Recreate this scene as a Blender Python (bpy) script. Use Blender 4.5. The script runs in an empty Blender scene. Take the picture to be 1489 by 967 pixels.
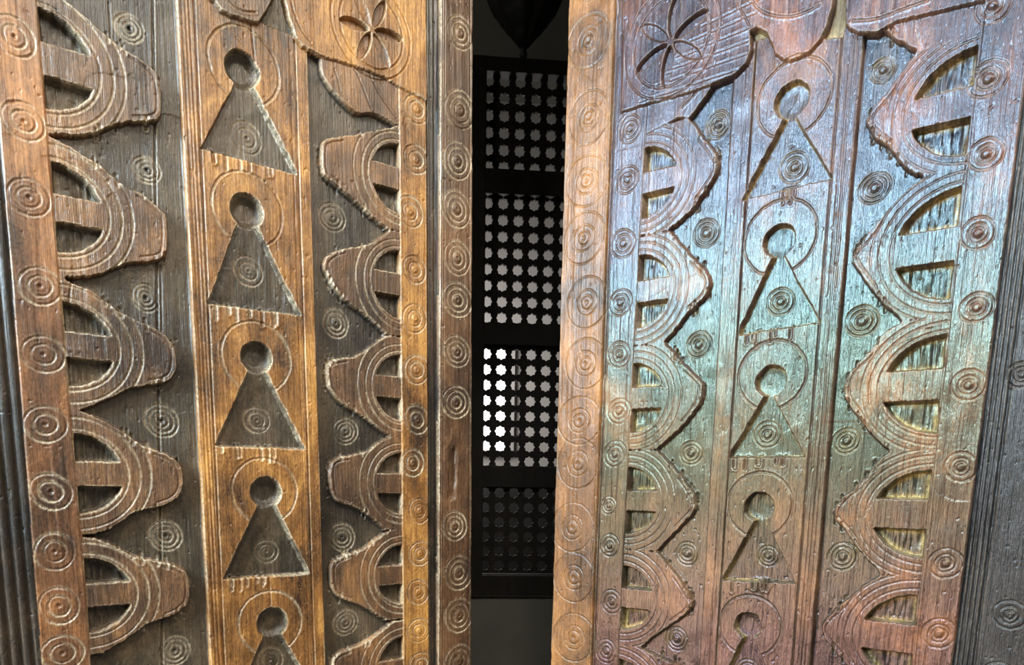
import bpy, bmesh, math, random
import numpy as np
from mathutils import Matrix, Vector

random.seed(4)
rng = np.random.default_rng(11)
scene = bpy.context.scene
COL = scene.collection

# ------------------------------------------------------------------ camera
FPX = 1075.0
PP = (744.0, 877.0)                       # principal point of the (shifted) lens, in photo pixels
CAM_Z = 1.5
th = math.atan(0.1648)
ro = math.atan(104 / 6522)
Fv = np.array([0, math.cos(th), -math.sin(th)])
Uv = np.array([0, math.sin(th), math.cos(th)])
Rv = np.array([1.0, 0, 0])
CR = math.cos(ro) * Rv + math.sin(ro) * Uv
CU = math.cos(ro) * Uv - math.sin(ro) * Rv
CPOS = np.array([0, 0, CAM_Z])
cam_d = bpy.data.cameras.new('camera')
cam = bpy.data.objects.new('camera', cam_d)
COL.objects.link(cam)
cam_d.sensor_width = 36
cam_d.lens = FPX / 1489 * 36
cam_d.shift_x = (744.5 - PP[0]) / 1489
cam_d.shift_y = (PP[1] - 483.5) / 1489
cam_d.clip_start = 0.05
m = Matrix(((CR[0], CU[0], -Fv[0], 0), (CR[1], CU[1], -Fv[1], 0), (CR[2], CU[2], -Fv[2], CAM_Z), (0, 0, 0, 1)))
cam.matrix_world = m
scene.camera = cam

# ------------------------------------------------------------------ light
world = bpy.data.worlds.new('world')
scene.world = world
world.use_nodes = True
bg = world.node_tree.nodes['Background']
bg.inputs[0].default_value = (0.95, 0.93, 0.88, 1)
bg.inputs[1].default_value = 0.11


def area(name, loc, target, sx, sy, power, color, spread=180):
    d = bpy.data.lights.new(name, 'AREA')
    d.shape = 'RECTANGLE'
    d.size, d.size_y = sx, sy
    d.energy = power
    d.color = color
    d.spread = math.radians(spread)
    o = bpy.data.objects.new(name, d)
    o.location = loc
    o.rotation_euler = (Vector(target) - Vector(loc)).to_track_quat('-Z', 'Y').to_euler()
    COL.objects.link(o)
    return o


area('daylight_from_street', (-1.62, -0.4, 2.5), (0.4, 1.15, 1.85), 0.6, 0.9, 150, (0.68, 0.87, 1.0))
area('daylight_bounce_from_paving', (-1.95, 0.05, 1.0), (0.3, 1.2, 1.4), 0.9, 0.7, 34, (1.0, 0.76, 0.55))
area('daylight_from_sunny_wall', (1.75, -0.75, 3.3), (-0.35, 1.2, 1.5), 1.2, 1.2, 46, (1.0, 0.88, 0.70))
area('daylight_over_the_street', (0.1, -0.7, 3.6), (-0.35, 1.2, 1.5), 0.6, 0.6, 62, (1.0, 0.93, 0.82))

vs = scene.view_settings
vs.view_transform = 'Standard'
vs.look = 'None'
vs.exposure = 0.0
vs.gamma = 1
vs.use_curve_mapping = False

# ------------------------------------------------------------------ helpers


def ray(x, y):
    return (x - PP[0]) * CR + (PP[1] - y) * CU + FPX * Fv


def tag(o, label=None, cat=None, group=None, kind=None):
    if label: o['label'] = label
    if cat: o['category'] = cat
    if group: o['group'] = group
    if kind: o['kind'] = kind
    return o


def empty(name, loc, rz=0.0):
    o = bpy.data.objects.new(name, None)
    o.empty_display_size = 0.1
    o.location = loc
    o.rotation_euler = (0, 0, rz)
    COL.objects.link(o)
    return o


def mesh_obj(name, verts, faces, mat, parent=None, smooth=False):
    me = bpy.data.meshes.new(name)
    me.from_pydata([tuple(v) for v in verts], [], [tuple(f) for f in faces])
    me.update()
    if smooth:
        me.polygons.foreach_set('use_smooth', [True] * len(me.polygons))
    me.materials.append(mat)
    o = bpy.data.objects.new(name, me)
    COL.objects.link(o)
    if parent: o.parent = parent
    return o


def box_data(boxes):
    V, F = [], []
    for (x0, x1, y0, y1, z0, z1) in boxes:
        b = len(V)
        V += [(x0, y0, z0), (x1, y0, z0), (x1, y1, z0), (x0, y1, z0), (x0, y0, z1), (x1, y0, z1), (x1, y1, z1), (x0, y1, z1)]
        F += [[b + i for i in q] for q in ((3, 2, 1, 0), (4, 5, 6, 7), (0, 1, 5, 4), (1, 2, 6, 5), (2, 3, 7, 6), (3, 0, 4, 7))]
    return V, F


def bevel_box(name, b, mat, parent=None, bev=0.003):
    V, F = box_data([b])
    me = bpy.data.meshes.new(name)
    bm = bmesh.new()
    vv = [bm.verts.new(v) for v in V]
    for f in F: bm.faces.new([vv[i] for i in f])
    if bev: bmesh.ops.bevel(bm, geom=list(bm.edges), offset=bev, segments=2, affect='EDGES', profile=0.6)
    bm.to_mesh(me); bm.free()
    me.materials.append(mat)
    o = bpy.data.objects.new(name, me)
    COL.objects.link(o)
    if parent: o.parent = parent
    return o


def lathe(name, prof, seg, mat, parent=None, lobes=0, amp=0.0, smooth=True):
    V, F = [], []
    for (r, z) in prof:
        for k in range(seg):
            a = 2 * math.pi * k / seg
            rr = r * (1 + amp * math.cos(lobes * a)) if lobes else r
            V.append((rr * math.cos(a), rr * math.sin(a), z))
    for i in range(len(prof) - 1):
        for k in range(seg):
            a, b = i * seg + k, i * seg + (k + 1) % seg
            F.append((a, b, b + seg, a + seg))
    F.append(tuple(range(seg))[::-1])
    F.append(tuple((len(prof) - 1) * seg + k for k in range(seg)))
    return mesh_obj(name, V, F, mat, parent, smooth)


# ------------------------------------------------------------------ materials


def nodes_of(name):
    mt = bpy.data.materials.new(name)
    mt.use_nodes = True
    nt = mt.node_tree
    return mt, nt, nt.nodes['Principled BSDF']


def wood(name, dark, mid, light, rough=0.42, coat=0.35, coat_rough=0.2, bump=0.5, wear_glint=(0.5, 0.4, 0.26), wear_glint_amt=1.15, patch=0.5, film=False):
    mt, nt, bs = nodes_of(name)
    N, L = nt.nodes.new, nt.links.new
    tc = N('ShaderNodeTexCoord')
    info = N('ShaderNodeObjectInfo')

    def noise(sx, sy, sz, detail=4, rgh=0.6, dist=0.0):
        mp = N('ShaderNodeMapping')
        mp.inputs['Scale'].default_value = (sx, sy, sz)
        L(tc.outputs['Object'], mp.inputs['Vector'])
        n = N('ShaderNodeTexNoise')
        n.inputs['Scale'].default_value = 1
        n.inputs['Detail'].default_value = detail
        n.inputs['Roughness'].default_value = rgh
        n.inputs['Distortion'].default_value = dist
        L(mp.outputs[0], n.inputs['Vector'])
        return n.outputs['Fac']

    patches = noise(9, 9, 4.5, 5, 0.62, 0.6)
    streak = noise(190, 60, 5, 4, 0.65, 0.2)
    fine = noise(900, 400, 45, 3, 0.6)
    speck = noise(260, 260, 200, 3, 0.7)

    def math_n(op, a, b):
        n = N('ShaderNodeMath'); n.operation = op
        for i, x in enumerate((a, b)):
            if isinstance(x, (int, float)): n.inputs[i].default_value = x
            else: L(x, n.inputs[i])
        return n.outputs[0]

    blot = noise(42, 30, 24, 4, 0.65, 0.5)
    f = math_n('ADD', math_n('MULTIPLY', math_n('SUBTRACT', patches, 0.17), 1.5), math_n('ADD', math_n('MULTIPLY', streak, 0.3), math_n('MULTIPLY', blot, 0.55)))
    f = math_n('ADD', f, math_n('ADD', math_n('MULTIPLY', fine, 0.32), math_n('MULTIPLY', math_n('SUBTRACT', speck, 0.65), 0.5)))
    f = math_n('ADD', f, math_n('MULTIPLY', info.outputs['Random'], 0.10))
    f = math_n('MULTIPLY', math_n('SUBTRACT', f, patch + 0.23), 1.45)
    cr = N('ShaderNodeValToRGB')
    e = cr.color_ramp.elements
    e[0].position = 0.05; e[0].color = (*dark, 1)
    e[1].position = 0.95; e[1].color = (*light, 1)
    k = e.new(0.5); k.color = (*mid, 1)
    L(f, cr.inputs['Fac'])
    at = N('ShaderNodeAttribute'); at.attribute_name = 'wear_glint'
    wf = math_n('MULTIPLY', at.outputs['Fac'], math_n('MULTIPLY', math_n('SUBTRACT', speck, 0.28), 2.4))
    wf = math_n('MINIMUM', math_n('MAXIMUM', math_n('MULTIPLY', wf, wear_glint_amt), 0.0), 0.85)
    mx = N('ShaderNodeMix'); mx.data_type = 'RGBA'
    L(wf, mx.inputs['Factor']); L(cr.outputs['Color'], mx.inputs['A'])
    mx.inputs['B'].default_value = (*wear_glint, 1)
    L(mx.outputs['Result'], bs.inputs['Base Color'])
    rr = math_n('ADD', math_n('MULTIPLY', speck, 0.35), rough - 0.17)
    L(rr, bs.inputs['Roughness'])
    bs.inputs['Coat Weight'].default_value = coat
    if film:                                  # old varnish skin of uneven thickness
        big = noise(5, 5, 3.5, 3, 0.5, 0.4)
        sep = N('ShaderNodeSeparateXYZ'); L(tc.outputs['Object'], sep.inputs[0])
        sag = math_n('MULTIPLY', math_n('SUBTRACT', 1.95, sep.outputs['Z']), 165.0)     # varnish sagged: thicker low down
        L(math_n('MAXIMUM', math_n('ADD', math_n('ADD', sag, 284.0), math_n('MULTIPLY', big, 50.0)), 312.0), bs.inputs['Thin Film Thickness'])
        bs.inputs['Thin Film IOR'].default_value = 1.51
        bs.inputs['IOR'].default_value = 1.6
    bs.inputs['Coat Roughness'].default_value = coat_rough
    bp = N('ShaderNodeBump')
    bp.inputs['Strength'].default_value = bump
    bp.inputs['Distance'].default_value = 0.0016
    hh = math_n('ADD', math_n('MULTIPLY', fine, 0.6), math_n('ADD', math_n('MULTIPLY', streak, 1.15), math_n('MULTIPLY', speck, 0.4)))
    L(hh, bp.inputs['Height'])
    L(bp.outputs[0], bs.inputs['Normal'])
    L(bp.outputs[0], bs.inputs['Coat Normal'])
    return mt


def plain(name, c0, c1, scale=6, rough=0.8, bump=0.2, metallic=0.0):
    mt, nt, bs = nodes_of(name)
    N, L = nt.nodes.new, nt.links.new
    tc = N('ShaderNodeTexCoord')
    n = N('ShaderNodeTexNoise'); n.inputs['Scale'].default_value = scale; n.inputs['Detail'].default_value = 6
    L(tc.outputs['Object'], n.inputs['Vector'])
    cr = N('ShaderNodeValToRGB')
    cr.color_ramp.elements[0].position = 0.3; cr.color_ramp.elements[0].color = (*c0, 1)
    cr.color_ramp.elements[1].position = 0.7; cr.color_ramp.elements[1].color = (*c1, 1)
    L(n.outputs['Fac'], cr.inputs['Fac']); L(cr.outputs['Color'], bs.inputs['Base Color'])
    bs.inputs['Roughness'].default_value = rough
    bs.inputs['Metallic'].default_value = metallic
    bp = N('ShaderNodeBump'); bp.inputs['Strength'].default_value = bump; bp.inputs['Distance'].default_value = 0.01
    L(n.outputs['Fac'], bp.inputs['Height']); L(bp.outputs[0], bs.inputs['Normal'])
    return mt


GOLD_LIT = (0.52, 0.36, 0.12)  # lit look of the right leaf's recess walls, painted into the colour
CREAM = (0.52, 0.42, 0.28)
RG = dict(rough=0.32, coat=0.5, coat_rough=0.16, bump=0.55, film=True)
MW = {
    # left leaf: warm amber varnish, worn
    'L_amber': wood('amber_varnished_wood', (0.035, 0.017, 0.008), (0.24, 0.105, 0.028), (0.58, 0.29, 0.075), bump=0.7, wear_glint=CREAM),
    'L_brown': wood('brown_carved_wood', (0.03, 0.018, 0.011), (0.12, 0.063, 0.032), (0.31, 0.15, 0.056), bump=0.8, wear_glint=CREAM),
    'L_stile': wood('russet_stile_wood', (0.04, 0.02, 0.011), (0.16, 0.07, 0.03), (0.38, 0.165, 0.055), wear_glint=CREAM),
    'L_ground': wood('smoky_ground_wood', (0.014, 0.011, 0.008), (0.055, 0.041, 0.026), (0.13, 0.093, 0.055), wear_glint=CREAM, wear_glint_amt=0.7, bump=0.8),
    'L_moulding': wood('dark_moulding_wood', (0.008, 0.007, 0.006), (0.025, 0.019, 0.013), (0.07, 0.045, 0.028), wear_glint_amt=0.3),
    'L_astragal': wood('brown_astragal_wood', (0.025, 0.013, 0.008), (0.08, 0.04, 0.02), (0.19, 0.095, 0.042), wear_glint=CREAM),
    # right leaf: redder, glossier
    'R_board': wood('glossy_grey_brown_wood', (0.02, 0.013, 0.010), (0.07, 0.036, 0.023), (0.20, 0.092, 0.04), **RG, wear_glint=CREAM, wear_glint_amt=0.5),
    'R_stile': wood('glossy_red_brown_wood', (0.019, 0.011, 0.009), (0.07, 0.034, 0.023), (0.23, 0.088, 0.033), **RG, wear_glint=CREAM, wear_glint_amt=0.5),
    'R_ground': wood('glossy_dark_ground_wood', (0.010, 0.008, 0.007), (0.03, 0.022, 0.017), (0.08, 0.052, 0.034), **RG, wear_glint=GOLD_LIT, wear_glint_amt=0.75),
    'R_edge': wood('glossy_amber_edge_wood', (0.04, 0.018, 0.008), (0.18, 0.078, 0.025), (0.40, 0.18, 0.055), rough=0.38, coat=0.15, coat_rough=0.25, bump=0.5, wear_glint=CREAM, wear_glint_amt=0.6),
    'R_moulding': wood('blackened_frame_wood', (0.005, 0.005, 0.006), (0.016, 0.016, 0.017), (0.045, 0.042, 0.039), rough=0.4, coat=0.5, coat_rough=0.3, bump=1.0, wear_glint=CREAM, wear_glint_amt=0.4),
    'gold': wood('pale_scraped_wood', (0.035, 0.024, 0.01), (0.13, 0.09, 0.035), (0.42, 0.32, 0.15), bump=1.0, wear_glint=CREAM, wear_glint_amt=0.8),
    'slab': wood('old_door_core_wood', (0.03, 0.018, 0.01), (0.09, 0.045, 0.022), (0.17, 0.085, 0.04)),
}
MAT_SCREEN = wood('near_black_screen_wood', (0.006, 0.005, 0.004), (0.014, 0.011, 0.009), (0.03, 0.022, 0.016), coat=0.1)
MAT_LANTERN = plain('blackened_brass', (0.012, 0.011, 0.009), (0.03, 0.026, 0.02), 40, 0.55, 0.3, 0.7)
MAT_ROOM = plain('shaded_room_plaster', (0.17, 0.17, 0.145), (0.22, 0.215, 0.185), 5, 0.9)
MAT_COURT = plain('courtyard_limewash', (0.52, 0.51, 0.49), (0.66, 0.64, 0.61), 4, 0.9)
MAT_DADO = plain('dark_tiled_dado', (0.03, 0.032, 0.033), (0.06, 0.06, 0.058), 9, 0.6)
MAT_STREET = plain('street_wall_plaster', (0.30, 0.22, 0.15), (0.42, 0.31, 0.21), 4, 0.9)
MAT_FLOOR = plain('worn_stone_paving', (0.16, 0.14, 0.12), (0.26, 0.23, 0.19), 7, 0.8)

# ------------------------------------------------------------------ relief carving


def smooth01(x):
    x = np.clip(x, 0, 1)
    return x * x * (3 - 2 * x)


def vnoise(u, v, fu, fv, seed):
    """value noise on the regular grid u x v -> array (len(v), len(u)) in -1..1"""
    r = np.random.default_rng(seed)
    a = (u - u[0]) * fu; b = (v - v[0]) * fv
    ia = a.astype(int); ib = b.astype(int)
    G = r.uniform(-1, 1, (ib.max() + 2, ia.max() + 2))
    wa = smooth01(a - ia)[None, :]; wb = smooth01(b - ib)[:, None]
    g = lambda i, j: G[np.ix_(ib + i, ia + j)]
    return (g(0, 0) * (1 - wa) + g(0, 1) * wa) * (1 - wb) + (g(1, 0) * (1 - wa) + g(1, 1) * wa) * wb


def poly_sdf(U, V, P):
    P = np.asarray(P, float)
    d = np.full(U.shape, 1e9)
    ins = np.zeros(U.shape, bool)
    n = len(P)
    for i in range(n):
        ax, ay = P[i]; bx, by = P[(i + 1) % n]
        ex, ey = bx - ax, by - ay
        L2 = ex * ex + ey * ey
        if L2 < 1e-14: continue
        wx, wy = U - ax, V - ay
        t = np.clip((wx * ex + wy * ey) / L2, 0, 1)
        d = np.minimum(d, (wx - t * ex) ** 2 + (wy - t * ey) ** 2)
        if ay != by:
            c = ((ay > V) != (by > V)) & (U < ex * (V - ay) / ey + ax)
            ins ^= c
    d = np.sqrt(d)
    return np.where(ins, -d, d)


def line_dist(U, V, P):
    d = np.full(U.shape, 1e9)
    for (ax, ay), (bx, by) in zip(P[:-1], P[1:]):
        ex, ey = bx - ax, by - ay
        wx, wy = U - ax, V - ay
        t = np.clip((wx * ex + wy * ey) / (ex * ex + ey * ey + 1e-12), 0, 1)
        d = np.minimum(d, (wx - t * ex) ** 2 + (wy - t * ey) ** 2)
    return np.sqrt(d)


def chaikin(P, closed=False, it=2):
    P = [np.array(p, float) for p in P]
    for _ in range(it):
        Q = []
        n = len(P)
        rngi = range(n if closed else n - 1)
        if not closed: Q.append(P[0])
        for i in rngi:
            a, b = P[i], P[(i + 1) % n]
            Q += [0.75 * a + 0.25 * b, 0.25 * a + 0.75 * b]
        if not closed: Q.append(P[-1])
        P = Q
    return P


MM = 0.001


class Leaf:
    """One carved door leaf. Local frame: x = u along the leaf, z = height, -y = out of the carved face."""

    def __init__(self, side, phi, hinge_px, hinge_y, urange, vrange, step):
        self.side, self.phi = side, phi
        r = ray(*hinge_px)
        self.O = r / r[1] * hinge_y + CPOS
        self.n = np.array([math.sin(phi) * side, -math.cos(phi), 0])
        self.a = np.array([math.cos(phi), side * math.sin(phi), 0])
        self.u = np.arange(urange[0], urange[1] + step / 2, step)
        self.v = np.arange(vrange[0], vrange[1] + step / 2, step)
        self.step = step
        self.U, self.V = np.meshgrid(self.u, self.v)
        self.H = np.zeros(self.U.shape)
        self.S = np.zeros(self.U.shape)  # pale tone for torn wood and for painted highlights
        self.sc = 1.0 if side > 0 else 0.25
        self.lab = np.zeros(self.U.shape, np.int32)
        self.parts = []
        s = 100 + side * 10
        self.J = 0.6 * vnoise(self.u, self.v, 350, 45, s) + 0.4 * vnoise(self.u, self.v, 140, 70, s + 1)

    def uv(self, x, y, off=0.0):
        d = ray(x, y)
        o = self.O + self.n * off - CPOS
        p = d * ((o @ self.n) / (d @ self.n))
        w = p - o
        return float(w @ self.a), float(p[2] + CAM_Z)

    def part(self, name, mat, parent=None):
        self.parts.append((name, mat, parent))
        return len(self.parts) - 1

    def win(self, P, pad=0.02):
        P = np.asarray(P)
        i0, i1 = np.searchsorted(self.u, [P[:, 0].min() - pad, P[:, 0].max() + pad])
        j0, j1 = np.searchsorted(self.v, [P[:, 1].min() - pad, P[:, 1].max() + pad])
        return slice(max(j0, 0), max(j1, 0)), slice(max(i0, 0), max(i1, 0))

    def apply(self, w, s, h, lab, wall=2.2 * MM, jit=0.6 * MM, claim=0.9 * MM):
        s = s + jit * self.J[w]
        k = 1 - smooth01((s + wall * 0.5) / wall)
        h = np.broadcast_to(h, s.shape)
        self.H[w] = self.H[w] * (1 - k) + h * k
        if lab is not None:
            self.lab[w] = np.where(s < claim, lab, self.lab[w])

    def raise_px(self, px, h, lab, curved=False, **kw):
        P = [self.uv(x, y, h) for x, y in px]
        w = self.win(P)
        self.apply(w, poly_sdf(self.U[w], self.V[w], P), h, lab, **kw)

    def strip_px(self, a, b, h, lab, **kw):
        """vertical strip between two photo lines x = c + k*y (given as (c, k))"""
        ys = (-420, 1420)
        self.raise_px([(a[0] + a[1] * ys[0], ys[0]), (b[0] + b[1] * ys[0], ys[0]), (b[0] + b[1] * ys[1], ys[1]), (a[0] + a[1] * ys[1], ys[1])], h, lab, jit=0.25 * MM, **kw)

    def groove_uv(self, P, depth=1.6 * MM, width=1.2 * MM, lip=0.35, jit=0.5 * MM, scratch=0.0):
        w = self.win(P)
        d = line_dist(self.U[w], self.V[w], P) + jit * np.abs(self.J[w])
        self.H[w] -= depth * np.exp(-(d / width) ** 2) - lip * depth * np.exp(-((d - 2.4 * width) / width) ** 2)
        self.S[w] += scratch * self.sc * np.exp(-(d / (1.4 * width)) ** 2)  # pale tone: torn splinters, and highlights painted along the grooves

    def groove_px(self, px, off, **kw):
        self.groove_uv([self.uv(x, y, off) for x, y in px], **kw)

    def level_at(self, c):
        i = min(max(np.searchsorted(self.u, c[0]), 0), len(self.u) - 1)
        j = min(max(np.searchsorted(self.v, c[1]), 0), len(self.v) - 1)
        return self.lab[j, i]

    def ring(self, x, y, r, off, radii=(1.0, 0.6, 0.3), depth=1.7 * MM, boss=1.0, pit=1.0, name='ring_carving', mat=None, dv0=0.0):
        c = self.uv(x, y, off)
        c = (c[0], c[1] + dv0)
        R = 0.5 * abs(self.uv(x + r, y, off)[0] - self.uv(x - r, y, off)[0])
        w = self.win([(c[0] - R, c[1] - R), (c[0] + R, c[1] + R)], 0.008)
        if self.U[w].size == 0: return
        du, dv = self.U[w] - c[0], self.V[w] - c[1]
        d = np.hypot(du, dv) + 0.7 * MM * self.J[w]
        ang = np.arctan2(dv, du)
        a0 = rng.uniform(0, 6.28)
        for k in radii:
            rk = R * k * (1 + 0.03 * np.sin(2 * ang + a0))
            e = d - rk
            amp = depth * (0.75 + 0.35 * np.sin(ang * 3 + a0))
            self.S[w] += self.sc * np.exp(-((e - 0.8 * MM) / (1.7 * MM)) ** 2)
            self.H[w] -= amp * np.exp(-(e / (1.15 * MM)) ** 2) - 0.12 * amp * np.exp(-((np.abs(e) - 2.3 * MM) / (1.1 * MM)) ** 2)
        b = 0.17 * R
        self.H[w] += boss * 2.2 * MM * np.exp(-(d / (1.3 * b)) ** 4) - pit * 3.5 * MM * np.exp(-(d / (0.6 * b + 0.6 * MM)) ** 2)
        par = int(self.level_at(c))
        while self.parts[par][2] is not None: par = self.parts[par][2]
        lab = self.part(name, mat or self.parts[par][1], par)
        rim = max(radii) * R + 3 * MM
        base = self.lab[w]
        self.lab[w] = np.where((d < rim) & (base == par), lab, base)

    def arch(self, outline, seam, h, lab_mat, win, lines, name='arch_carving', gold='gold', dv0=0.0):
        """outline: photo points from the upper valley round the tip to the lower valley; seam: (c,k) line"""
        o = chaikin(outline, it=2)
        Q = [self.uv(x, y, h) for x, y in o]
        Q = [(a_, b_ + dv0) for a_, b_ in Q]
        yt, yb = outline[0][1], outline[-1][1]
        ym = 0.5 * (yt + yb)
        us = self.uv(seam[0] + seam[1] * ym, ym, h)[0]
        uq = np.array([q[0] for q in Q])
        ut = uq[np.argmax(np.abs(uq - us))]
        vt, vb = Q[0][1], Q[-1][1]
        ext = us - math.copysign(6 * MM, ut - us)
        P = [(Q[0][0], vt + 2.5 * MM)] + Q + [(Q[-1][0], vb - 2.5 * MM), (ext, vb - 2.5 * MM), (ext, vt + 2.5 * MM)]
        lab = self.part(name, lab_mat)
        w = self.win(P)
        s = poly_sdf(self.U[w], self.V[w], P)
        self.apply(w, s, h, lab, jit=1.6 * MM, wall=2.4 * MM)
        a, b, bar, inset = win
        Wd, Hh = abs(ut - us), vt - vb
        S = (self.U[w] - us) * math.copysign(1, ut - us)
        T = self.V[w] - 0.5 * (vt + vb)
        inside = s < -1.0 * MM
        for al in lines:                                            # engraved bands that follow the opening
            A, B = al * Wd, b * Hh + (al - a) * Wd
            q = np.sqrt((S / A) ** 2 + (T / B) ** 2) + 1e-6
            d = np.abs(q - 1) * np.sqrt(S * S + T * T) / q + 0.5 * MM * np.abs(self.J[w])
            g = (1.5 if self.side > 0 else 1.0) * MM * np.exp(-(d / (1.15 * MM)) ** 2) - 0.15 * MM * np.exp(-((d - 2.5 * MM) / (1.1 * MM)) ** 2)
            self.H[w] -= np.where(inside & (S > 0), g, 0)
            self.S[w] += np.where(inside & (S > 0), self.sc * np.exp(-(d / (1.5 * MM)) ** 2), 0)
        d = np.abs(s + 7 * MM)                                      # line inside the tip
        self.H[w] -= np.where((S > 0.72 * Wd), 1.3 * MM * np.exp(-(d / (1.1 * MM)) ** 2), 0)
        if a:                                                       # two quarter-round openings either side of a bar
            A, B = a * Wd, b * Hh
            for sg in (1, -1):
                q = np.sqrt((S / A) ** 2 + (T / B) ** 2) + 1e-6
                e = (q - 1) * np.sqrt(S * S + T * T) / q
                e = np.maximum(e, bar * Hh - sg * T)
                e = np.maximum(e, inset * Wd - S)
                l2 = self.part('pierced_opening', gold, lab)
                rough = -4.5 * MM + 2.0 * MM * self.J[w]
                self.apply(w, e, rough, l2, jit=1.0 * MM, wall=2.4 * MM, claim=0.2 * MM)
                self.S[w] += np.where(e < 0.5 * MM, (0.35 if self.side > 0 else 1.4) * np.exp(-((e + 2.0 * MM) / (3.6 * MM)) ** 2), 0)  # lit look of the opening's walls, put into the colour
        for k in range(9):                                          # splinters torn along the grain at the cut edge
            p = Q[int(rng.uniform(0.15, 0.85) * len(Q))]
            l = rng.uniform(0.005, 0.014)
            self.groove_uv([(p[0], p[1] - l * .6), (p[0], p[1] + l * .6)], depth=rng.uniform(1.5, 3.5) * MM, width=rng.uniform(1.1, 2.2) * MM, lip=0.1, scratch=0.8)
        return lab

    def keyhole(self, ring_c, ring_r, hole_c, hole_r, neckL, neckR, botL, botR, h, floor, mat):
        c = self.uv(*hole_c, h)
        Rh = 0.5 * abs(self.uv(hole_c[0] + hole_r, hole_c[1], h)[0] - self.uv(hole_c[0] - hole_r, hole_c[1], h)[0])
        T = [self.uv(x, y, h) for x, y in (hole_c, neckL, botL, botR, neckR)]
        cr = self.uv(*ring_c, h)
        Rr = 0.5 * abs(self.uv(ring_c[0] + ring_r, ring_c[1], h)[0] - self.uv(ring_c[0] - ring_r, ring_c[1], h)[0])
        par = int(self.level_at((cr[0] + Rr * 0.8, cr[1])))
        w = self.win(T + [(cr[0] - Rr, cr[1] + Rr), (cr[0] + Rr, cr[1])], 0.012)
        tri = poly_sdf(self.U[w], self.V[w], T)
        hole = np.hypot(self.U[w] - c[0], self.V[w] - c[1]) - Rh
        d = np.hypot(self.U[w] - cr[0], self.V[w] - cr[1]) + 0.8 * MM * self.J[w] - Rr
        g = 1.9 * MM * np.exp(-(d / (1.3 * MM)) ** 2) - 0.25 * MM * np.exp(-((np.abs(d) - 2.7 * MM) / (1.2 * MM)) ** 2)
        self.H[w] -= np.where(tri > 1 * MM, g, 0)
        self.S[w] += np.where(tri > 1 * MM, self.sc * np.exp(-(d / (1.6 * MM)) ** 2), 0)
        l2 = self.part('keyhole_carving', mat, par)
        self.apply(w, np.minimum(tri, hole), floor + 0.5 * MM * self.J[w], l2, jit=1.3 * MM, wall=2.4 * MM, claim=0.2 * MM)
        e = np.minimum(tri, hole)
        k = 1 - smooth01((hole + 0.012) / 0.014)
        self.H[w] -= (6.0 if self.side > 0 else 1.5) * MM * k + 1.2 * MM * k * self.J[w]
        self.S[w] += np.where(e < 0.5 * MM, 1.1 * np.exp(-((e + 0.8 * MM) / (1.6 * MM)) ** 2), 0)  # lit walls of the keyhole recess, painted as a pale rim
        # splinters torn down the grain below the base
        for k in range(7):
            t = rng.uniform(0.04, 0.75)
            p = np.array(T[2]) * (1 - t) + np.array(T[3]) * t
            self.groove_uv([p, p - np.array([0, rng.uniform(0.008, 0.022)])], depth=3.0 * MM, width=1.8 * MM, lip=0.2, scratch=1.0)

    def finish(self, root, mats, grain=0.35, wave=0.35):
        u, v, U, V = self.u, self.v, self.U, self.V
        s = 300 + self.side * 20
        # tool marks and grain, all running with the boards
        self.H += grain * MM * (0.5 * vnoise(u, v, 420, 16, s) + 0.5 * vnoise(u, v, 200, 7, s + 1) + 0.8 * vnoise(u, v, 60, 12, s + 2))
        self.H += wave * MM * (vnoise(u, v, 42, 24, s + 7) + 0.6 * vnoise(u, v, 95, 40, s + 8))
        self.H += 0.5 * MM * vnoise(u, v, 45, 40, s + 3) * (vnoise(u, v, 14, 9, s + 4) > 0.1)
        pits = np.clip(vnoise(u, v, 260, 120, s + 5) - 0.8, 0, 1) * 5
        self.H -= pits * 1.2 * MM
        H, st = self.H, self.step
        # varnish rubbed from sharp edges, plus highlights painted on grooves and recess walls
        pad = np.pad(H, 2, mode='edge')
        blur = sum(pad[2 + j:pad.shape[0] - 2 + j, 2 + i:pad.shape[1] - 2 + i] for j in (-2, -1, 0, 1, 2) for i in (-2, -1, 0, 1, 2)) / 25
        wear_glint = np.clip(np.clip((H - blur) / (1.0 * MM) - 0.3, 0, 1) * (0.8 if self.side > 0 else 0.5) + self.S, 0, 1.2) * np.clip(0.7 + 0.7 * vnoise(u, v, 40, 22, s + 11) + 0.3 * vnoise(u, v, 150, 60, s + 12), 0.05, 1.1)
        gv, gu = np.gradient(H, st)
        nrm = np.stack([-gu, -np.ones_like(H), -gv], -1)
        nrm /= np.linalg.norm(nrm, axis=-1, keepdims=True)
        # keep the carved field a little beyond the frame
        X = self.O[0] + U * self.a[0]; Y = self.O[1] + U * self.a[1]; Z = V - CAM_Z
        dep = X * Fv[0] + Y * Fv[1] + Z * Fv[2]
        py = PP[1] - FPX * (X * CU[0] + Y * CU[1] + Z * CU[2]) / dep
        px = PP[0] + FPX * (X * CR[0] + Y * CR[1] + Z * CR[2]) / dep
        keep = (py > -45) & (py < 1012) & (px > -45) & (px < 1534)
        kc = keep[:-1, :-1] & keep[1:, 1:]
        cl = self.lab[:-1, :-1]
        nv, nu = H.shape
        vid = np.arange(nv * nu).reshape(nv, nu)
        pos = np.stack([U, -H, V], -1).reshape(-1, 3)
        nrm = nrm.reshape(-1, 3); wear_glint = wear_glint.reshape(-1)
        made = {}
        B = 4                                  # outside the frame the same relief continues on a coarser mesh
        bv, bu = (nv - 1) // B, (nu - 1) // B
        blk = kc[:bv * B, :bu * B].reshape(bv, B, bu, B).any(axis=(1, 3))
        fine = np.ones_like(kc)
        fine[:bv * B, :bu * B] = np.repeat(np.repeat(blk, B, 0), B, 1)
        fine[bv * B:, :] &= kc[bv * B:, :]; fine[:, bu * B:] &= True
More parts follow.
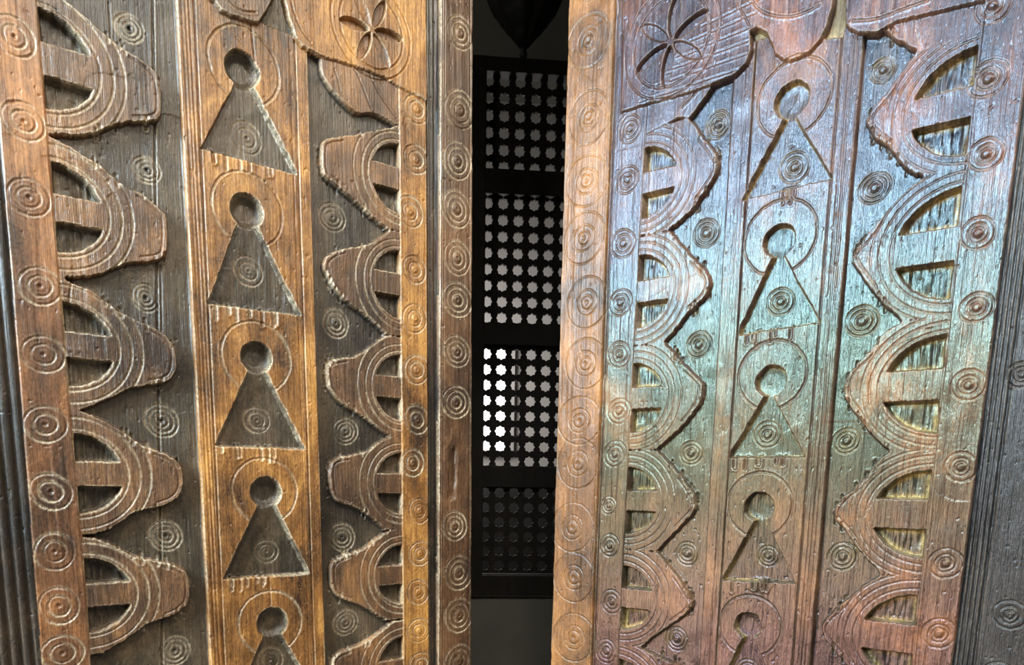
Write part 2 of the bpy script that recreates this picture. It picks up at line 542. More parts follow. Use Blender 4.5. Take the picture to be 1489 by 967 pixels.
        cj, ci = np.nonzero(~blk)
        cj, ci = cj * B, ci * B
        qf = np.stack([vid[:-1, :-1][fine], vid[:-1, 1:][fine], vid[1:, 1:][fine], vid[1:, :-1][fine]], -1)
        qc = np.stack([vid[cj, ci], vid[cj, ci + B], vid[cj + B, ci + B], vid[cj + B, ci]], -1)
        labs = np.concatenate([cl[fine], cl[cj + 1, ci + 1]])
        q = np.concatenate([qf, qc])
        order = np.argsort(labs, kind='stable')
        labs = labs[order]; q = q[order]
        ids, start = np.unique(labs, return_index=True)
        ends = list(start[1:]) + [len(labs)]
        total = 0
        for lab, a, b in sorted(zip(ids, start, ends), key=lambda t: (self.parts[t[0]][2] is not None, t[0])):
            if b - a < 12: continue
            name, mk, par = self.parts[lab]
            quads = q[a:b]
            used, inv = np.unique(quads, return_inverse=True)
            inv = inv.reshape(-1).astype(np.int32)
            n = b - a
            me = bpy.data.meshes.new(name)
            me.vertices.add(len(used)); me.vertices.foreach_set('co', pos[used].astype(np.float32).ravel())
            me.loops.add(n * 4); me.loops.foreach_set('vertex_index', inv)
            me.polygons.add(n); me.polygons.foreach_set('loop_start', np.arange(0, n * 4, 4, dtype=np.int32))
            me.update(calc_edges=True)
            me.polygons.foreach_set('use_smooth', np.ones(n, bool))
            at = me.attributes.new('wear_glint', 'FLOAT', 'POINT')
            at.data.foreach_set('value', wear_glint[used].astype(np.float32))
            me.normals_split_custom_set_from_vertices(nrm[used].astype(np.float32))
            me.materials.append(mats[mk])
            o = bpy.data.objects.new(name, me)
            COL.objects.link(o)
            o.parent = made.get(par, root) if par is not None else root
            made[lab] = o
            total += n
        print('leaf quads', total, 'parts', len(made))
        return made


# ================================================================== structure of the place
ROOM_Z = 4.3
HL = dict(side=1, phi=math.radians(37), hinge=(40, 700), y=1.0)
HR = dict(side=-1, phi=math.radians(36), hinge=(1419, 700), y=1.0)


def struct(name, boxes, mat, label=None):
    V, F = box_data(boxes)
    o = mesh_obj(name, V, F, mat)
    o['kind'] = 'structure'
    return o


struct('floor', [(-6, 6, -5, 7, -0.1, 0)], MAT_FLOOR)
struct('wall_street', [(-6, -0.80, 0.92, 1.22, 0, ROOM_Z), (0.84, 6, 0.92, 1.22, 0, ROOM_Z), (-0.80, 0.84, 0.92, 1.22, 2.75, ROOM_Z)], MAT_STREET)
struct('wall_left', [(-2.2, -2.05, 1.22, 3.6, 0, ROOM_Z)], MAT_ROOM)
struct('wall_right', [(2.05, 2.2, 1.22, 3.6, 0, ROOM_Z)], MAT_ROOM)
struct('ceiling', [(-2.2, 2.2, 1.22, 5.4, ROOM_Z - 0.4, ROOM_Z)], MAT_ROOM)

# ---- back wall with the screened window, slightly oblique
BW_Y, BW_A = 3.2, math.radians(5)
bwn = np.array([math.sin(BW_A), -math.cos(BW_A), 0]); bwa = np.array([math.cos(BW_A), math.sin(BW_A), 0])
BO = np.array([0, BW_Y, 0])


def bw(x, y):
    d = ray(x, y)
    p = CPOS + d * (((BO - CPOS) @ bwn) / (d @ bwn))
    return float((p - BO) @ bwa), float(p[2])


zt = bw(757, 86)[1]; zb = bw(740, 866)[1]
xl = bw(706, 300)[0]                                   # left edge of the lattice
PITCH = bw(780, 190)[0] - bw(757, 190)[0]
NCOL = 8
x0 = bw(757, 190)[0] - 2.0 * PITCH                     # centre of the half-hidden column
xr = x0 + (NCOL - 0.6) * PITCH
SL, SR = xl - 0.085, xr + 0.085
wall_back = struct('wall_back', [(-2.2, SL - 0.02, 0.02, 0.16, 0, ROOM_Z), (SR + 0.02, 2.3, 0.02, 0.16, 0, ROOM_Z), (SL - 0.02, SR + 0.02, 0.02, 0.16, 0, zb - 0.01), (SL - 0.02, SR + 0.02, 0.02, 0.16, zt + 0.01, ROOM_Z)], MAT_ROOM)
wall_back.location = BO; wall_back.rotation_euler.z = BW_A

# ---- courtyard beyond
# ================================================================== left leaf
STEP = 1.22 * MM


def make_left():
    lf = Leaf(1, HL['phi'], HL['hinge'], HL['y'], (-0.105, 0.0), (0, 0.01), STEP)
    ufree = lf.uv(688, 480, 0.017)[0]
    vtop = lf.uv(688, -48)[1]; vbot = lf.uv(688, 1015)[1]
    lf = Leaf(1, HL['phi'], HL['hinge'], HL['y'], (lf.uv(-46, 900)[0], ufree + 3 * MM), (vbot, vtop), STEP)
    BOARD, RAISE, AST, SPAN = 8 * MM, 12 * MM, 17 * MM, 15 * MM
    L0 = (-15, .079); SEAM = (53, .083)
    KB0, KB1, KB2, KB3 = (256, .052), (282, .046), (426, .032), (445, .030)
    S2, ST1, MO1 = (579, .008), (619.5, .005), (641, -.004)
    # ground boards
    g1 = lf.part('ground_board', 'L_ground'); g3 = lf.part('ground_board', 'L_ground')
    crack = [lf.uv(222 + .0145 * y, y, 0) for y in (-420, 1420)]
    uc = np.interp(lf.V, [crack[1][1], crack[0][1]], [crack[1][0], crack[0][0]])
    um = lf.uv(370, 500)[0]
    lf.lab[:] = np.where(lf.U < um, g1, g3)
    lf.groove_uv(crack, depth=4 * MM, width=1.3 * MM, lip=0.1)
    # hinge side moulding
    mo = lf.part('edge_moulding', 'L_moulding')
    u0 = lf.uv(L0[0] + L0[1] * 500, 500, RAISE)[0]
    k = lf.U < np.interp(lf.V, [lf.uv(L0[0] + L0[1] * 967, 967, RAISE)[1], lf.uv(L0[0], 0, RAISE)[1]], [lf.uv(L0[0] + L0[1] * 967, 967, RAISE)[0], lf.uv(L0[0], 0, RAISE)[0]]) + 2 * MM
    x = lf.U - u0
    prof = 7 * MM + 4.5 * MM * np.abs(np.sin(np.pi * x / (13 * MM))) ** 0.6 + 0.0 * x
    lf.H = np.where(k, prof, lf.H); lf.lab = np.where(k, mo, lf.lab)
    # left stile and its arches
    LLo = [
        [(66, -22), (97, 0), (130, 28), (160, 56), (195, 78), (225, 99), (234, 119), (236, 150), (235, 171), (222, 177), (200, 177), (184, 176), (160, 184), (137, 194), (113, 198), (80, 194)],
        [(72, 197), (104, 212), (124, 226), (146, 239), (169, 259), (184, 272), (206, 279), (228, 299), (242, 311), (244, 329), (244, 366), (238, 376), (218, 381), (189, 381), (174, 386), (154, 396), (129, 403), (94, 403)],
        [(96, 404), (102, 409), (136, 422), (164, 446), (184, 458), (218, 473), (239, 484), (254, 501), (258, 525), (254, 548), (239, 557), (218, 560), (191, 564), (170, 574), (147, 586), (118, 596)],
        [(118, 597), (143, 607), (177, 625), (203, 646), (237, 657), (260, 670), (267, 691), (267, 714), (254, 730), (230, 738), (200, 743), (183, 755), (162, 770), (135, 777), (120, 779)],
        [(122, 780), (149, 785), (176, 799), (203, 812), (233, 816), (260, 824), (276, 834), (278, 870), (270, 884), (250, 897), (220, 905), (199, 919), (179, 934), (154, 948)],
    ]
    for k, o in enumerate(LLo):
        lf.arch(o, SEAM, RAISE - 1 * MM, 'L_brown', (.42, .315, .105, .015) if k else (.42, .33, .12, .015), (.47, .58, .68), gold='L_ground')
    for n in (1, 2):
        lf.arch(LLo[1], SEAM, RAISE - 1 * MM, 'L_brown', (.42, .315, .105, .015), (.47, .58, .68), gold='L_ground', dv0=.005 + .187 * (n + 1))
        lf.arch(LLo[4], SEAM, RAISE - 1 * MM, 'L_brown', (.42, .315, .105, .015), (.47, .58, .68), gold='L_ground', dv0=-.187 * (n + .05))
    st = lf.part('outer_stile', 'L_stile')
    lf.strip_px(L0, SEAM, RAISE, st, wall=1.6 * MM)
    lf.groove_px([(SEAM[0] + SEAM[1] * y, y) for y in (-420, 1420)], RAISE, depth=1.2 * MM, width=1.0 * MM, lip=0.2, scratch=0.7)
    # keyhole board: edge strips and field
    e1 = lf.part('edge_strip', 'L_amber'); kb = lf.part('keyhole_board', 'L_amber'); e2 = lf.part('edge_strip', 'L_amber')
    lf.strip_px(KB0, KB1, BOARD, e1); lf.strip_px(KB2, KB3, BOARD, e2); lf.strip_px(KB1, KB2, BOARD, kb)
    for c in (KB1, KB2):
        lf.groove_px([(c[0] + c[1] * y, y) for y in (-420, 1420)], BOARD, depth=2.6 * MM, width=1.2 * MM, lip=0.1)
    for fr in (.3, .5, .7):
        lf.groove_px([(KB0[0] + fr * 26 + KB0[1] * y, y) for y in (-420, 1420)], BOARD, depth=.9 * MM, width=1.0 * MM, lip=0.2)
    lf.groove_px([(KB2[0] - 7 + KB2[1] * y, y) for y in (-420, 1420)], BOARD, depth=.7 * MM, width=1.0 * MM, lip=0.2)
    # inner stile and arches
    LRo = [
        [(575, 183), (540, 190), (505, 197), (471, 200), (467, 215), (467, 239), (471, 256), (495, 273), (522, 297), (543, 317), (562, 330)],
        [(566, 336), (553, 346), (532, 356), (512, 359), (488, 364), (474, 374), (471, 384), (473, 394), (485, 419), (505, 439), (532, 458), (560, 484)],
        [(560, 489), (539, 504), (519, 518), (498, 520), (480, 524), (475, 533), (476, 564), (498, 588), (526, 603), (546, 620), (566, 633)],
        [(567, 636), (551, 643), (537, 657), (510, 662), (490, 665), (478, 676), (481, 718), (490, 730), (521, 738), (541, 753), (560, 769)],
        [(566, 772), (544, 787), (527, 801), (504, 806), (487, 814), (480, 826), (482, 860), (497, 872), (527, 880), (544, 892), (560, 901)],
        [(570, 905), (551, 921), (534, 934), (510, 943), (490, 951), (482, 963), (480, 1000), (500, 1020), (540, 1040), (570, 1045)],
    ]
    for o in LRo:
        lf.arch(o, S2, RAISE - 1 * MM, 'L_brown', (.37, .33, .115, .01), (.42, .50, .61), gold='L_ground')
    cl = lf.part('scroll_carving', 'L_brown')
    lf.raise_px(chaikin([(466, 84), (467, 106), (474, 118), (485, 133), (505, 154), (520, 166), (543, 163), (575, 181)], it=1) + [(590, 185), (590, 90), (500, 78)], RAISE - 1 * MM, cl)
    lf.groove_px(chaikin([(516, 100), (527, 124), (533, 142), (540, 158)]), RAISE)
    lf.groove_px(chaikin([(536, 104), (545, 125), (560, 150), (577, 172)]), RAISE)
    lf.groove_px(chaikin([(487, 100), (492, 115), (495, 131)]), RAISE, depth=1 * MM)
    s2 = lf.part('inner_stile', 'L_amber')
    lf.strip_px(S2, ST1, RAISE, s2, wall=1.6 * MM)
    lf.groove_px([(S2[0] + S2[1] * y, y) for y in (-420, 1420)], RAISE, depth=1.2 * MM, width=1.0 * MM, lip=0.2, scratch=0.7)
    md = lf.part('fluted_moulding', 'L_moulding')
    lf.strip_px(ST1, MO1, 5 * MM, md)
    for fr, dp in ((.25, 1.6), (.55, 1.2), (.8, 1.4)):
        c = (ST1[0] + fr * 21, .002)
        lf.groove_px([(c[0] + c[1] * y, y) for y in (-420, 1420)], 5 * MM, depth=dp * MM, width=1.4 * MM, lip=0.5)
    # spandrel
    sp1 = lf.part('spandrel_board', 'L_brown'); sp2 = lf.part('spandrel_board', 'L_amber')
    lf.raise_px([(228, -430), (250, -40), (290, -20), (312, 0), (322, 14), (339, 22), (359, 29), (376, 33), (387, 18), (396, 0), (405, -40), (395, -430)], SPAN, sp1, jit=1 * MM)
    chip = lf.part('scraped_hollow', 'gold')
    lf.raise_px([(376, 33), (387, 18), (396, 0), (405, -40), (425, -40), (414, 0), (420, 25), (433, 58), (410, 48), (395, 42)], 3 * MM, chip, jit=2 * MM)
    lf.raise_px([(398, -430), (414, 0), (420, 25), (431, 55), (440, 66), (450, 72), (467, 81), (500, 90), (529, 100), (560, 112), (580, 125), (600, 136), (621, 146), (617, -430)], SPAN, sp2, jit=1 * MM)
    lf.groove_px(chaikin([(420, -10), (428, 20), (438, 45), (452, 62)]), SPAN)
    lf.groove_px(chaikin([(328, -10), (336, 6), (352, 17), (372, 18)]), SPAN)
    # astragal and free edge
    asg = lf.part('astragal', 'L_astragal')
    free = (689, -.003)
    lf.strip_px(MO1, (free[0] + 30, free[1]), AST, asg, wall=3 * MM)
    for fr in (3, 6):
        lf.groove_px([(MO1[0] + fr + MO1[1] * y, y) for y in (-420, 1420)], AST, depth=1.2 * MM, width=1.1 * MM, lip=0.2)
    lf.groove_px([(684 - .003 * y, y) for y in (-420, 1420)], AST, depth=1 * MM, width=1.2 * MM, lip=0.2)
    # --- keyholes
    F0 = -2.5 * MM
    for a in [
        ((355, 96), 51, (352, 100), 24, (340, 126), (370, 130), (293, 215), (433, 254)),
        ((360, 305), 51, (359, 306), 23, (343, 332), (376, 334), (303, 441), (437, 458)),
        ((373, 520), 50, (373, 520), 22, (360, 543), (388, 544), (313, 648), (443, 653)),
        ((385, 714), 47, (387, 716), 22, (374, 738), (402, 738), (325, 842), (450, 834)),
        ((393, 905), 46, (396, 906), 22, (383, 927), (411, 927), (340, 1027), (460, 1012)),
        ((345, -130), 52, (345, -130), 24, (330, -105), (362, -100), (285, -30), (425, 0)),
    ][:5]:
        lf.keyhole(*a, h=BOARD, floor=F0, mat='L_ground')
    # --- rosette
    rosette(lf, (541, 43), 57, SPAN)
    # --- rings
    for x, y in ((20.5, 53), (34, 176), (42, 287), (58, 416), (63, 515), (66, 617), (74, 715), (79.5, 802), (86, 881), (91, 950)):
        lf.ring(x, y, 30, RAISE, (1.0, 0.55), boss=.6, pit=1.0)
    for n in (1, 2, 3):
        lf.ring(20.5, 53, 30, RAISE, (1.0, 0.55), dv0=.092 * n)
        lf.ring(91, 950, 30, RAISE, (1.0, 0.55), dv0=-.085 * n)
    for x, y, r in ((188, 41, 20), (213, 247, 19), (212, 433, 20), (235, 612, 24), (241, 779, 23), (254, 946, 22)):
        lf.ring(x, y, r, 0, (1.0, 0.72, 0.4), depth=1.1 * MM, boss=.4, pit=1.4)
    for x, y, r in ((606, 159, 17), (605, 232, 17), (596, 308, 18), (603, 392, 16), (603, 463, 17), (606, 538, 17), (606, 610, 17), (600, 673, 16), (610, 743, 15), (611, 805, 15), (608, 861, 15), (609, 917, 15), (612, 966, 15)):
        lf.ring(x, y, r, RAISE, (1.0, 0.55), boss=1.2, pit=.4)
    for x, y, r in ((669, 48, 18), (669, 160, 21), (665, 234, 20), (664, 304, 20), (665, 375, 19), (665, 436, 20), (664, 511, 18), (663, 585, 19), (661, 765, 17), (667, 833, 20), (667, 895, 20), (667, 962, 20)):
        lf.ring(x, y, r, AST, (1.0, 0.68, 0.36), depth=1.4 * MM, boss=1.0, pit=.5)
    for x, y, r in ((483, 316, 18), (488, 470, 18), (502, 627, 17), (497, 781, 18), (502, 905, 17)):
        lf.ring(x, y, r, 0, (1.0, 0.7, 0.4), depth=1.2 * MM, boss=.8, pit=.7)
    for x, y, r in ((359, 200, 21), (362, 394, 20), (374, 611, 18), (388, 802, 16), (394, 960, 18)):
        lf.ring(x, y, r, 0, (1.0, 0.6), depth=1.2 * MM, boss=.8, pit=.9)
    # gouge in the astragal where a latch was torn away
    w = lf.win([lf.uv(650, 640, AST), lf.uv(690, 735, AST)])
    g = np.minimum(line_dist(lf.U[w], lf.V[w], [lf.uv(660, 655, AST), lf.uv(659, 700, AST), lf.uv(657, 722, AST)]), 1)
    lf.H[w] -= 9 * MM * np.exp(-(g / (5 * MM + 2 * MM * lf.J[w])) ** 2)
    # boards cracked with age
    for P in ([(365, 36), (372, 100)], [(160, 0), (163, 55)], [(235, 385), (237, 480)], [(391, 840), (394, 880)], [(104, 404), (100, 440)]):
        lf.groove_px(P, BOARD, depth=2.5 * MM, width=1.0 * MM, lip=0)
    # free edge falls back to the core
    e = np.interp(lf.V, [lf.uv(free[0] + free[1] * 967, 967, AST)[1], lf.uv(free[0], 0, AST)[1]], [lf.uv(free[0] + free[1] * 967, 967, AST)[0], lf.uv(free[0], 0, AST)[0]])
    k = smooth01((lf.U + 0.8 * MM * lf.J - e + 2 * MM) / (3 * MM))
    lf.H = lf.H * (1 - k) - 14 * MM * k
    return lf, float(ufree)


def rosette(lf, c, r, h):
    cc = lf.uv(*c, h)
    R = 0.5 * abs(lf.uv(c[0] + r, c[1], h)[0] - lf.uv(c[0] - r, c[1], h)[0])
    w = lf.win([(cc[0] - R, cc[1] - R), (cc[0] + R, cc[1] + R)], 0.01)
    du, dv = lf.U[w] - cc[0], lf.V[w] - cc[1]
    d = np.hypot(du, dv) + 0.6 * MM * lf.J[w]
    for k in (1.0, 0.8):
        e = d - k * R
        lf.H[w] -= 1.8 * MM * np.exp(-(e / (1.2 * MM)) ** 2) - 0.25 * MM * np.exp(-((np.abs(e) - 2.5 * MM) / (1.1 * MM)) ** 2)
    par = int(lf.level_at((cc[0] + .5 * R, cc[1] - .55 * R)))
    lab = lf.part('rosette_carving', lf.parts[par][1], par)
    lf.lab[w] = np.where((d < R + 3 * MM) & (lf.lab[w] == par), lab, lf.lab[w])
    for i in range(6):
        a = math.radians(60 * i + 4 + (20 if lf.side < 0 else 0))
        t = du * math.cos(a) + dv * math.sin(a); n = -du * math.sin(a) + dv * math.cos(a)
        mid = 0.44 * R
        q = ((t - mid) / (0.36 * R)) ** 2
        e = np.abs(n) - 0.115 * R * np.clip(1 - q, 0, 1) ** 0.6
        e = np.where(q > 1, 5 * MM, e)
        dp = (9, 8, 3, 9, 8, 4)[i] * MM
        k = 1 - smooth01((e + 1.2 * MM) / (1.6 * MM))
        lf.H[w] -= dp * k


def make_right():
    lf = Leaf(-1, HR['phi'], HR['hinge'], HR['y'], (0, 0.01), (0, 0.01), STEP)
    ufree = lf.uv(813, 480, 0.017)[0]
    vtop = lf.uv(813, -48)[1]; vbot = lf.uv(800, 1015)[1]
    lf = Leaf(-1, HR['phi'], HR['hinge'], HR['y'], (ufree - 3 * MM, lf.uv(1545, 1010)[0] + 0.01), (vbot, vtop), STEP)
    BOARD, RAISE, AST, SPAN = 9 * MM, 12 * MM, 15 * MM, 16 * MM
    A1, SEAM = (896, -.036), (948.4, -.0517)
    KB0, KB1, KB2, KB3 = (1073, -.058), (1104, -.066), (1229, -.08), (1261, -.0865)
    S2, ST1 = (1433, -.111), (1507, -.126)
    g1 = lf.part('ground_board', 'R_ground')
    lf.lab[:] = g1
    half = lf.U >= lf.uv(1130, 500)[0]
    tips = [lf.uv(*p, RAISE)[1] for p in ((1257, 176), (1238, 380), (1226, 565), (1210, 748), (1194, 914))] + [-1]
    prev = 9
    for tv in tips:
        lf.lab = np.where(half & (lf.V < prev) & (lf.V >= tv), lf.part('ground_board', 'R_ground'), lf.lab)
        prev = tv
    RLo = [
        [(1003, 172), (1018, 194), (1039, 218), (1045, 236), (1039, 259), (1018, 287), (1005, 307), (974, 333)],
        [(976, 337), (991, 357), (1008, 376), (1027, 393), (1034, 412), (1025, 433), (1001, 453), (984, 477), (966, 497)],
        [(967, 500), (978, 511), (995, 532), (1018, 552), (1023, 564), (1018, 586), (998, 614), (957, 652)],
        [(957, 656), (976, 677), (996, 699), (1011, 724), (1012, 743), (989, 765), (956, 801)],
        [(957, 804), (972, 823), (993, 850), (1006, 873), (1003, 889), (982, 904), (952, 924), (932, 941)],
        [(933, 943), (950, 953), (975, 962), (1000, 975), (1003, 1000), (980, 1030), (930, 1070)],
    ]
    for k, o in enumerate(RLo):
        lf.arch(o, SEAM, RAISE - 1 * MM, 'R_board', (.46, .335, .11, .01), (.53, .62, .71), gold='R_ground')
    fr = lf.part('arch_carving', 'R_board')
    lf.raise_px([(930, 200), (930, 150), (1000, 130), (1036, 118), (1034, 128), (1026, 141), (1015, 155), (1003, 171), (985, 172)], RAISE, fr)
    lf.groove_px(chaikin([(1016, 130), (1006, 142), (992, 156)]), RAISE)
    st = lf.part('inner_stile', 'R_board')
    lf.strip_px(A1, SEAM, RAISE, st, wall=1.6 * MM)
    lf.groove_px([(SEAM[0] + SEAM[1] * y, y) for y in (-420, 1420)], RAISE, depth=1.2 * MM, width=1.0 * MM, lip=0.2, scratch=0.7)
    e1 = lf.part('edge_strip', 'R_board'); kb = lf.part('keyhole_board', 'R_board'); e2 = lf.part('edge_strip', 'R_board')
    lf.strip_px(KB0, KB1, BOARD - 3 * MM, e1); lf.strip_px(KB2, KB3, BOARD, e2, wall=2.6 * MM); lf.strip_px(KB1, KB2, BOARD, kb)
    for c in (KB1, KB2):
        lf.groove_px([(c[0] + c[1] * y, y) for y in (-420, 1420)], BOARD, depth=2.2 * MM, width=1.2 * MM, lip=0.1)
    for q in (.35, .55, .75):
        lf.groove_px([(KB2[0] + q * 32 + (KB2[1] - .0065 * q) * y, y) for y in (-420, 1420)], BOARD, depth=.9 * MM, width=1.0 * MM, lip=0.3)
    lf.groove_px([(1089 - .06 * y, y) for y in (-420, 1420)], BOARD, depth=.8 * MM, width=1.0 * MM, lip=0.3)
    RRo = [
        [(1332, 74), (1305, 112), (1284, 140), (1263, 163), (1257, 176), (1262, 185), (1272, 200), (1292, 211), (1306, 232), (1323, 251), (1341, 255)],
        [(1342, 258), (1310, 282), (1279, 318), (1258, 345), (1240, 366), (1238, 380), (1255, 405), (1275, 432), (1292, 449), (1311, 465)],
        [(1312, 468), (1285, 482), (1260, 516), (1241, 531), (1228, 553), (1226, 578), (1245, 603), (1262, 627), (1291, 654)],
        [(1292, 657), (1273, 672), (1250, 703), (1229, 718), (1210, 741), (1212, 756), (1229, 772), (1250, 802), (1280, 834)],
        [(1280, 837), (1256, 850), (1222, 880), (1194, 904), (1195, 924), (1206, 940), (1235, 970), (1262, 1008)],
        [(1400, -130), (1330, -60), (1270, 10), (1262, 30), (1286, 46), (1310, 61), (1332, 72)],
    ]
    RRw = [(.56, .40, .125, .03), (.58, .38, .125, .03), (.59, .37, .125, .02), (.57, .35, .125, .02), (.56, .36, .125, .02), (0, .36, .125, .02)]
    for o, wn in zip(RRo, RRw):
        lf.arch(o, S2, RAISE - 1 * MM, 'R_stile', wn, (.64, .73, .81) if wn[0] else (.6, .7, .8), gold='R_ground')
    for n in (1, 2):
        lf.arch(RRo[3], S2, RAISE - 1 * MM, 'R_stile', RRw[3], (.64, .73, .81), gold='R_ground', dv0=-.167 * (n + 1))
    s2 = lf.part('outer_stile', 'R_stile')
    lf.strip_px(S2, ST1, RAISE, s2, wall=1.6 * MM)
    lf.groove_px([(S2[0] + S2[1] * y, y) for y in (-420, 1420)], RAISE, depth=1.2 * MM, width=1.0 * MM, lip=0.2, scratch=0.7)
    # dark hinge side: fluted moulding then a plain stile
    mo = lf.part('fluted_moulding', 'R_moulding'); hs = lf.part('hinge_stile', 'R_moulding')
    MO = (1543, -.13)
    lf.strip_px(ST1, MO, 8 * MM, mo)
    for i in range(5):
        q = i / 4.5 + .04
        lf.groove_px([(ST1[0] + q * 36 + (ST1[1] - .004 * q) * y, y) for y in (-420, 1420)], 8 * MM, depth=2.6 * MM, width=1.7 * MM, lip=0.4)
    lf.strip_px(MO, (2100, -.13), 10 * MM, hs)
    # spandrels
    sp1 = lf.part('spandrel_board', 'R_stile'); sp2 = lf.part('spandrel_board', 'R_stile')
    c1 = lf.part('scraped_hollow', 'gold'); c2 = lf.part('scraped_hollow', 'gold')
    lf.raise_px([(1086, 30), (1120, 30), (1124, 56), (1106, 60), (1089, 62)], 2 * MM, c1, jit=2 * MM)
    lf.raise_px([(1205, -40), (1236, -430), (1275, -430), (1236, -40), (1232, 40), (1224, 56), (1196, 60)], 2 * MM, c2, jit=2 * MM)
    lf.raise_px([(912, -430), (902, 163), (940, 151), (1000, 135), (1039, 121), (1067, 109), (1084, 92), (1092, 72), (1091, 46), (1100, 40), (1112, 46), (1118, 55), (1122, 66), (1127, 78), (1139, 87), (1150, 86), (1163, 82), (1180, 72), (1193, 58), (1202, 38), (1210, 10), (1250, -430)], SPAN, sp1, jit=1 * MM, wall=2.8 * MM)
    lf.raise_px([(1262, -430), (1228, 0), (1229, 34), (1236, 42), (1248, 47), (1262, 48), (1275, 47), (1288, 40), (1303, 31), (1347, 20), (1432, 0), (1482, -430)], SPAN, sp2, jit=1 * MM)
    lf.groove_px(chaikin([(1071, -5), (1076, 12), (1084, 26), (1091, 40)]), SPAN)
    lf.groove_px(chaikin([(1091, -5), (1100, 12), (1125, 24), (1160, 24), (1190, 8)]), SPAN)
    lf.groove_px(chaikin([(1240, 30), (1275, 28), (1310, 14), (1350, 0)]), SPAN)
    for k in range(6):     # plank grain of the top board runs slantwise
        lf.groove_px([(930 + 18 * k, 148 - 22 * k), (1080 + 5 * k, 98 - 20 * k)], SPAN, depth=.7 * MM, width=1.1 * MM, lip=0.4)
    asg = lf.part('astragal', 'R_edge')
    free = (826, -.027)
    lf.strip_px((free[0] - 30, free[1]), (A1[0] - 2, A1[1]), AST, asg, wall=3 * MM)
    lf.groove_px([(A1[0] + 3 + A1[1] * y, y) for y in (-420, 1420)], RAISE, depth=4.5 * MM, width=1.5 * MM, lip=0)
    lf.groove_px([(A1[0] - 5 + A1[1] * y, y) for y in (-420, 1420)], AST, depth=1.5 * MM, width=1.1 * MM, lip=0.3)
    F0 = -3.5 * MM
    for a in [
        ((1154, 142), 53, (1151, 145), 24, (1141, 170), (1156, 170), (1079, 290), (1209, 258)),
        ((1134, 345), 52, (1133, 350), 22, (1124, 373), (1140, 373), (1072, 487), (1192, 468)),
        ((1122, 545), 49, (1121, 554), 21.5, (1114, 573), (1122, 574), (1059, 665), (1170, 664)),
        ((1104, 734), 47, (1104, 737), 20.5, (1098, 756), (1113, 757), (1050, 843), (1155, 848)),
        ((1090, 910), 45, (1087, 910), 19, (1080, 929), (1096, 929), (1036, 1018), (1136, 1027)),
    ]:
        lf.keyhole(*a, h=BOARD, floor=F0, mat='R_ground')
    lf.lab = np.where((lf.lab == g1 + 1) & (lf.V > lf.uv(1284, -30)[1]), lf.part('scraped_hollow', 'gold'), lf.lab)  # stray ground board cells above the arches, labelled along with the hollows
    rosette(lf, (975, 60), 68, SPAN)
    for x, y in ((856, 60), (856, 171), (853, 263), (849, 346), (853, 440), (851, 529), (842, 612), (840, 674), (832, 767), (834, 840), (834, 927)):
        lf.ring(x, y, 30, AST, (1.0, 0.5, 0.28), depth=1.5 * MM, boss=.8, pit=.6)
    lf.ring(860, -40, 30, AST, (1.0, 0.5, 0.28))
    for x, y, r in ((916, 187, 16), (912, 261, 16), (906, 354, 17), (902, 440, 16), (900, 516, 16), (900, 598, 16), (894, 660, 16), (885, 735, 11), (886, 793, 14), (889, 875, 15), (881, 947, 15)):
        lf.ring(x, y, r, RAISE, (1.0, 0.65, 0.33), depth=1.5 * MM, boss=1, pit=.3)
    for x, y, r in ((1044, 181, 17), (1027, 339, 18), (1016, 501, 17), (1005, 659, 16), (999, 805, 16), (984, 929, 16), (1284, 102, 17), (1272, 273, 22), (1253, 467, 23), (1231, 641, 19), (1225, 809, 21)):
        lf.ring(x, y, r, 0, (1.0, 0.7, 0.4), depth=1.9 * MM, boss=1.2, pit=.3)
    for x, y, r in ((1437, 114, 28), (1434, 224, 25), (1422, 339, 25), (1420, 447, 24), (1408, 560, 25), (1397, 679, 24), (1375, 819, 25), (1365, 921, 25), (1444, 8, 26)):
        lf.ring(x, y, r, RAISE, (1.0, 0.6, 0.36), depth=1.7 * MM, boss=1.5, pit=.2)
    for n in (1, 2):
        lf.ring(1444, 8, 26, RAISE, (1.0, 0.6, 0.36), dv0=.095 * n)
        lf.ring(1365, 921, 25, RAISE, (1.0, 0.6, 0.36), dv0=-.098 * n)
    for x, y, r in ((1468, 894, 25), (1452, 983, 25), (1486, 545, 22), (1482, 760, 0)):
        if r: lf.ring(x, y, r, 10 * MM, (1.0, 0.6, 0.3), depth=1.9 * MM, boss=1.2, pit=.3)
    for x, y, r in ((1154, 242, 21), (1134, 438, 19), (1115, 632, 19), (1116, 809, 15), (1087, 975, 16)):
        lf.ring(x, y, r, 0, (1.0, 0.65, 0.35), depth=1.7 * MM, boss=1.2, pit=.3)
    e = np.interp(lf.V, [lf.uv(free[0] + free[1] * 967, 967, AST)[1], lf.uv(free[0], 0, AST)[1]], [lf.uv(free[0] + free[1] * 967, 967, AST)[0], lf.uv(free[0], 0, AST)[0]])
    k = smooth01((e - lf.U + 0.9 * MM * lf.J + 2 * MM) / (3 * MM))
    lf.H = lf.H * (1 - k) - 14 * MM * k
    return lf, float(ufree)


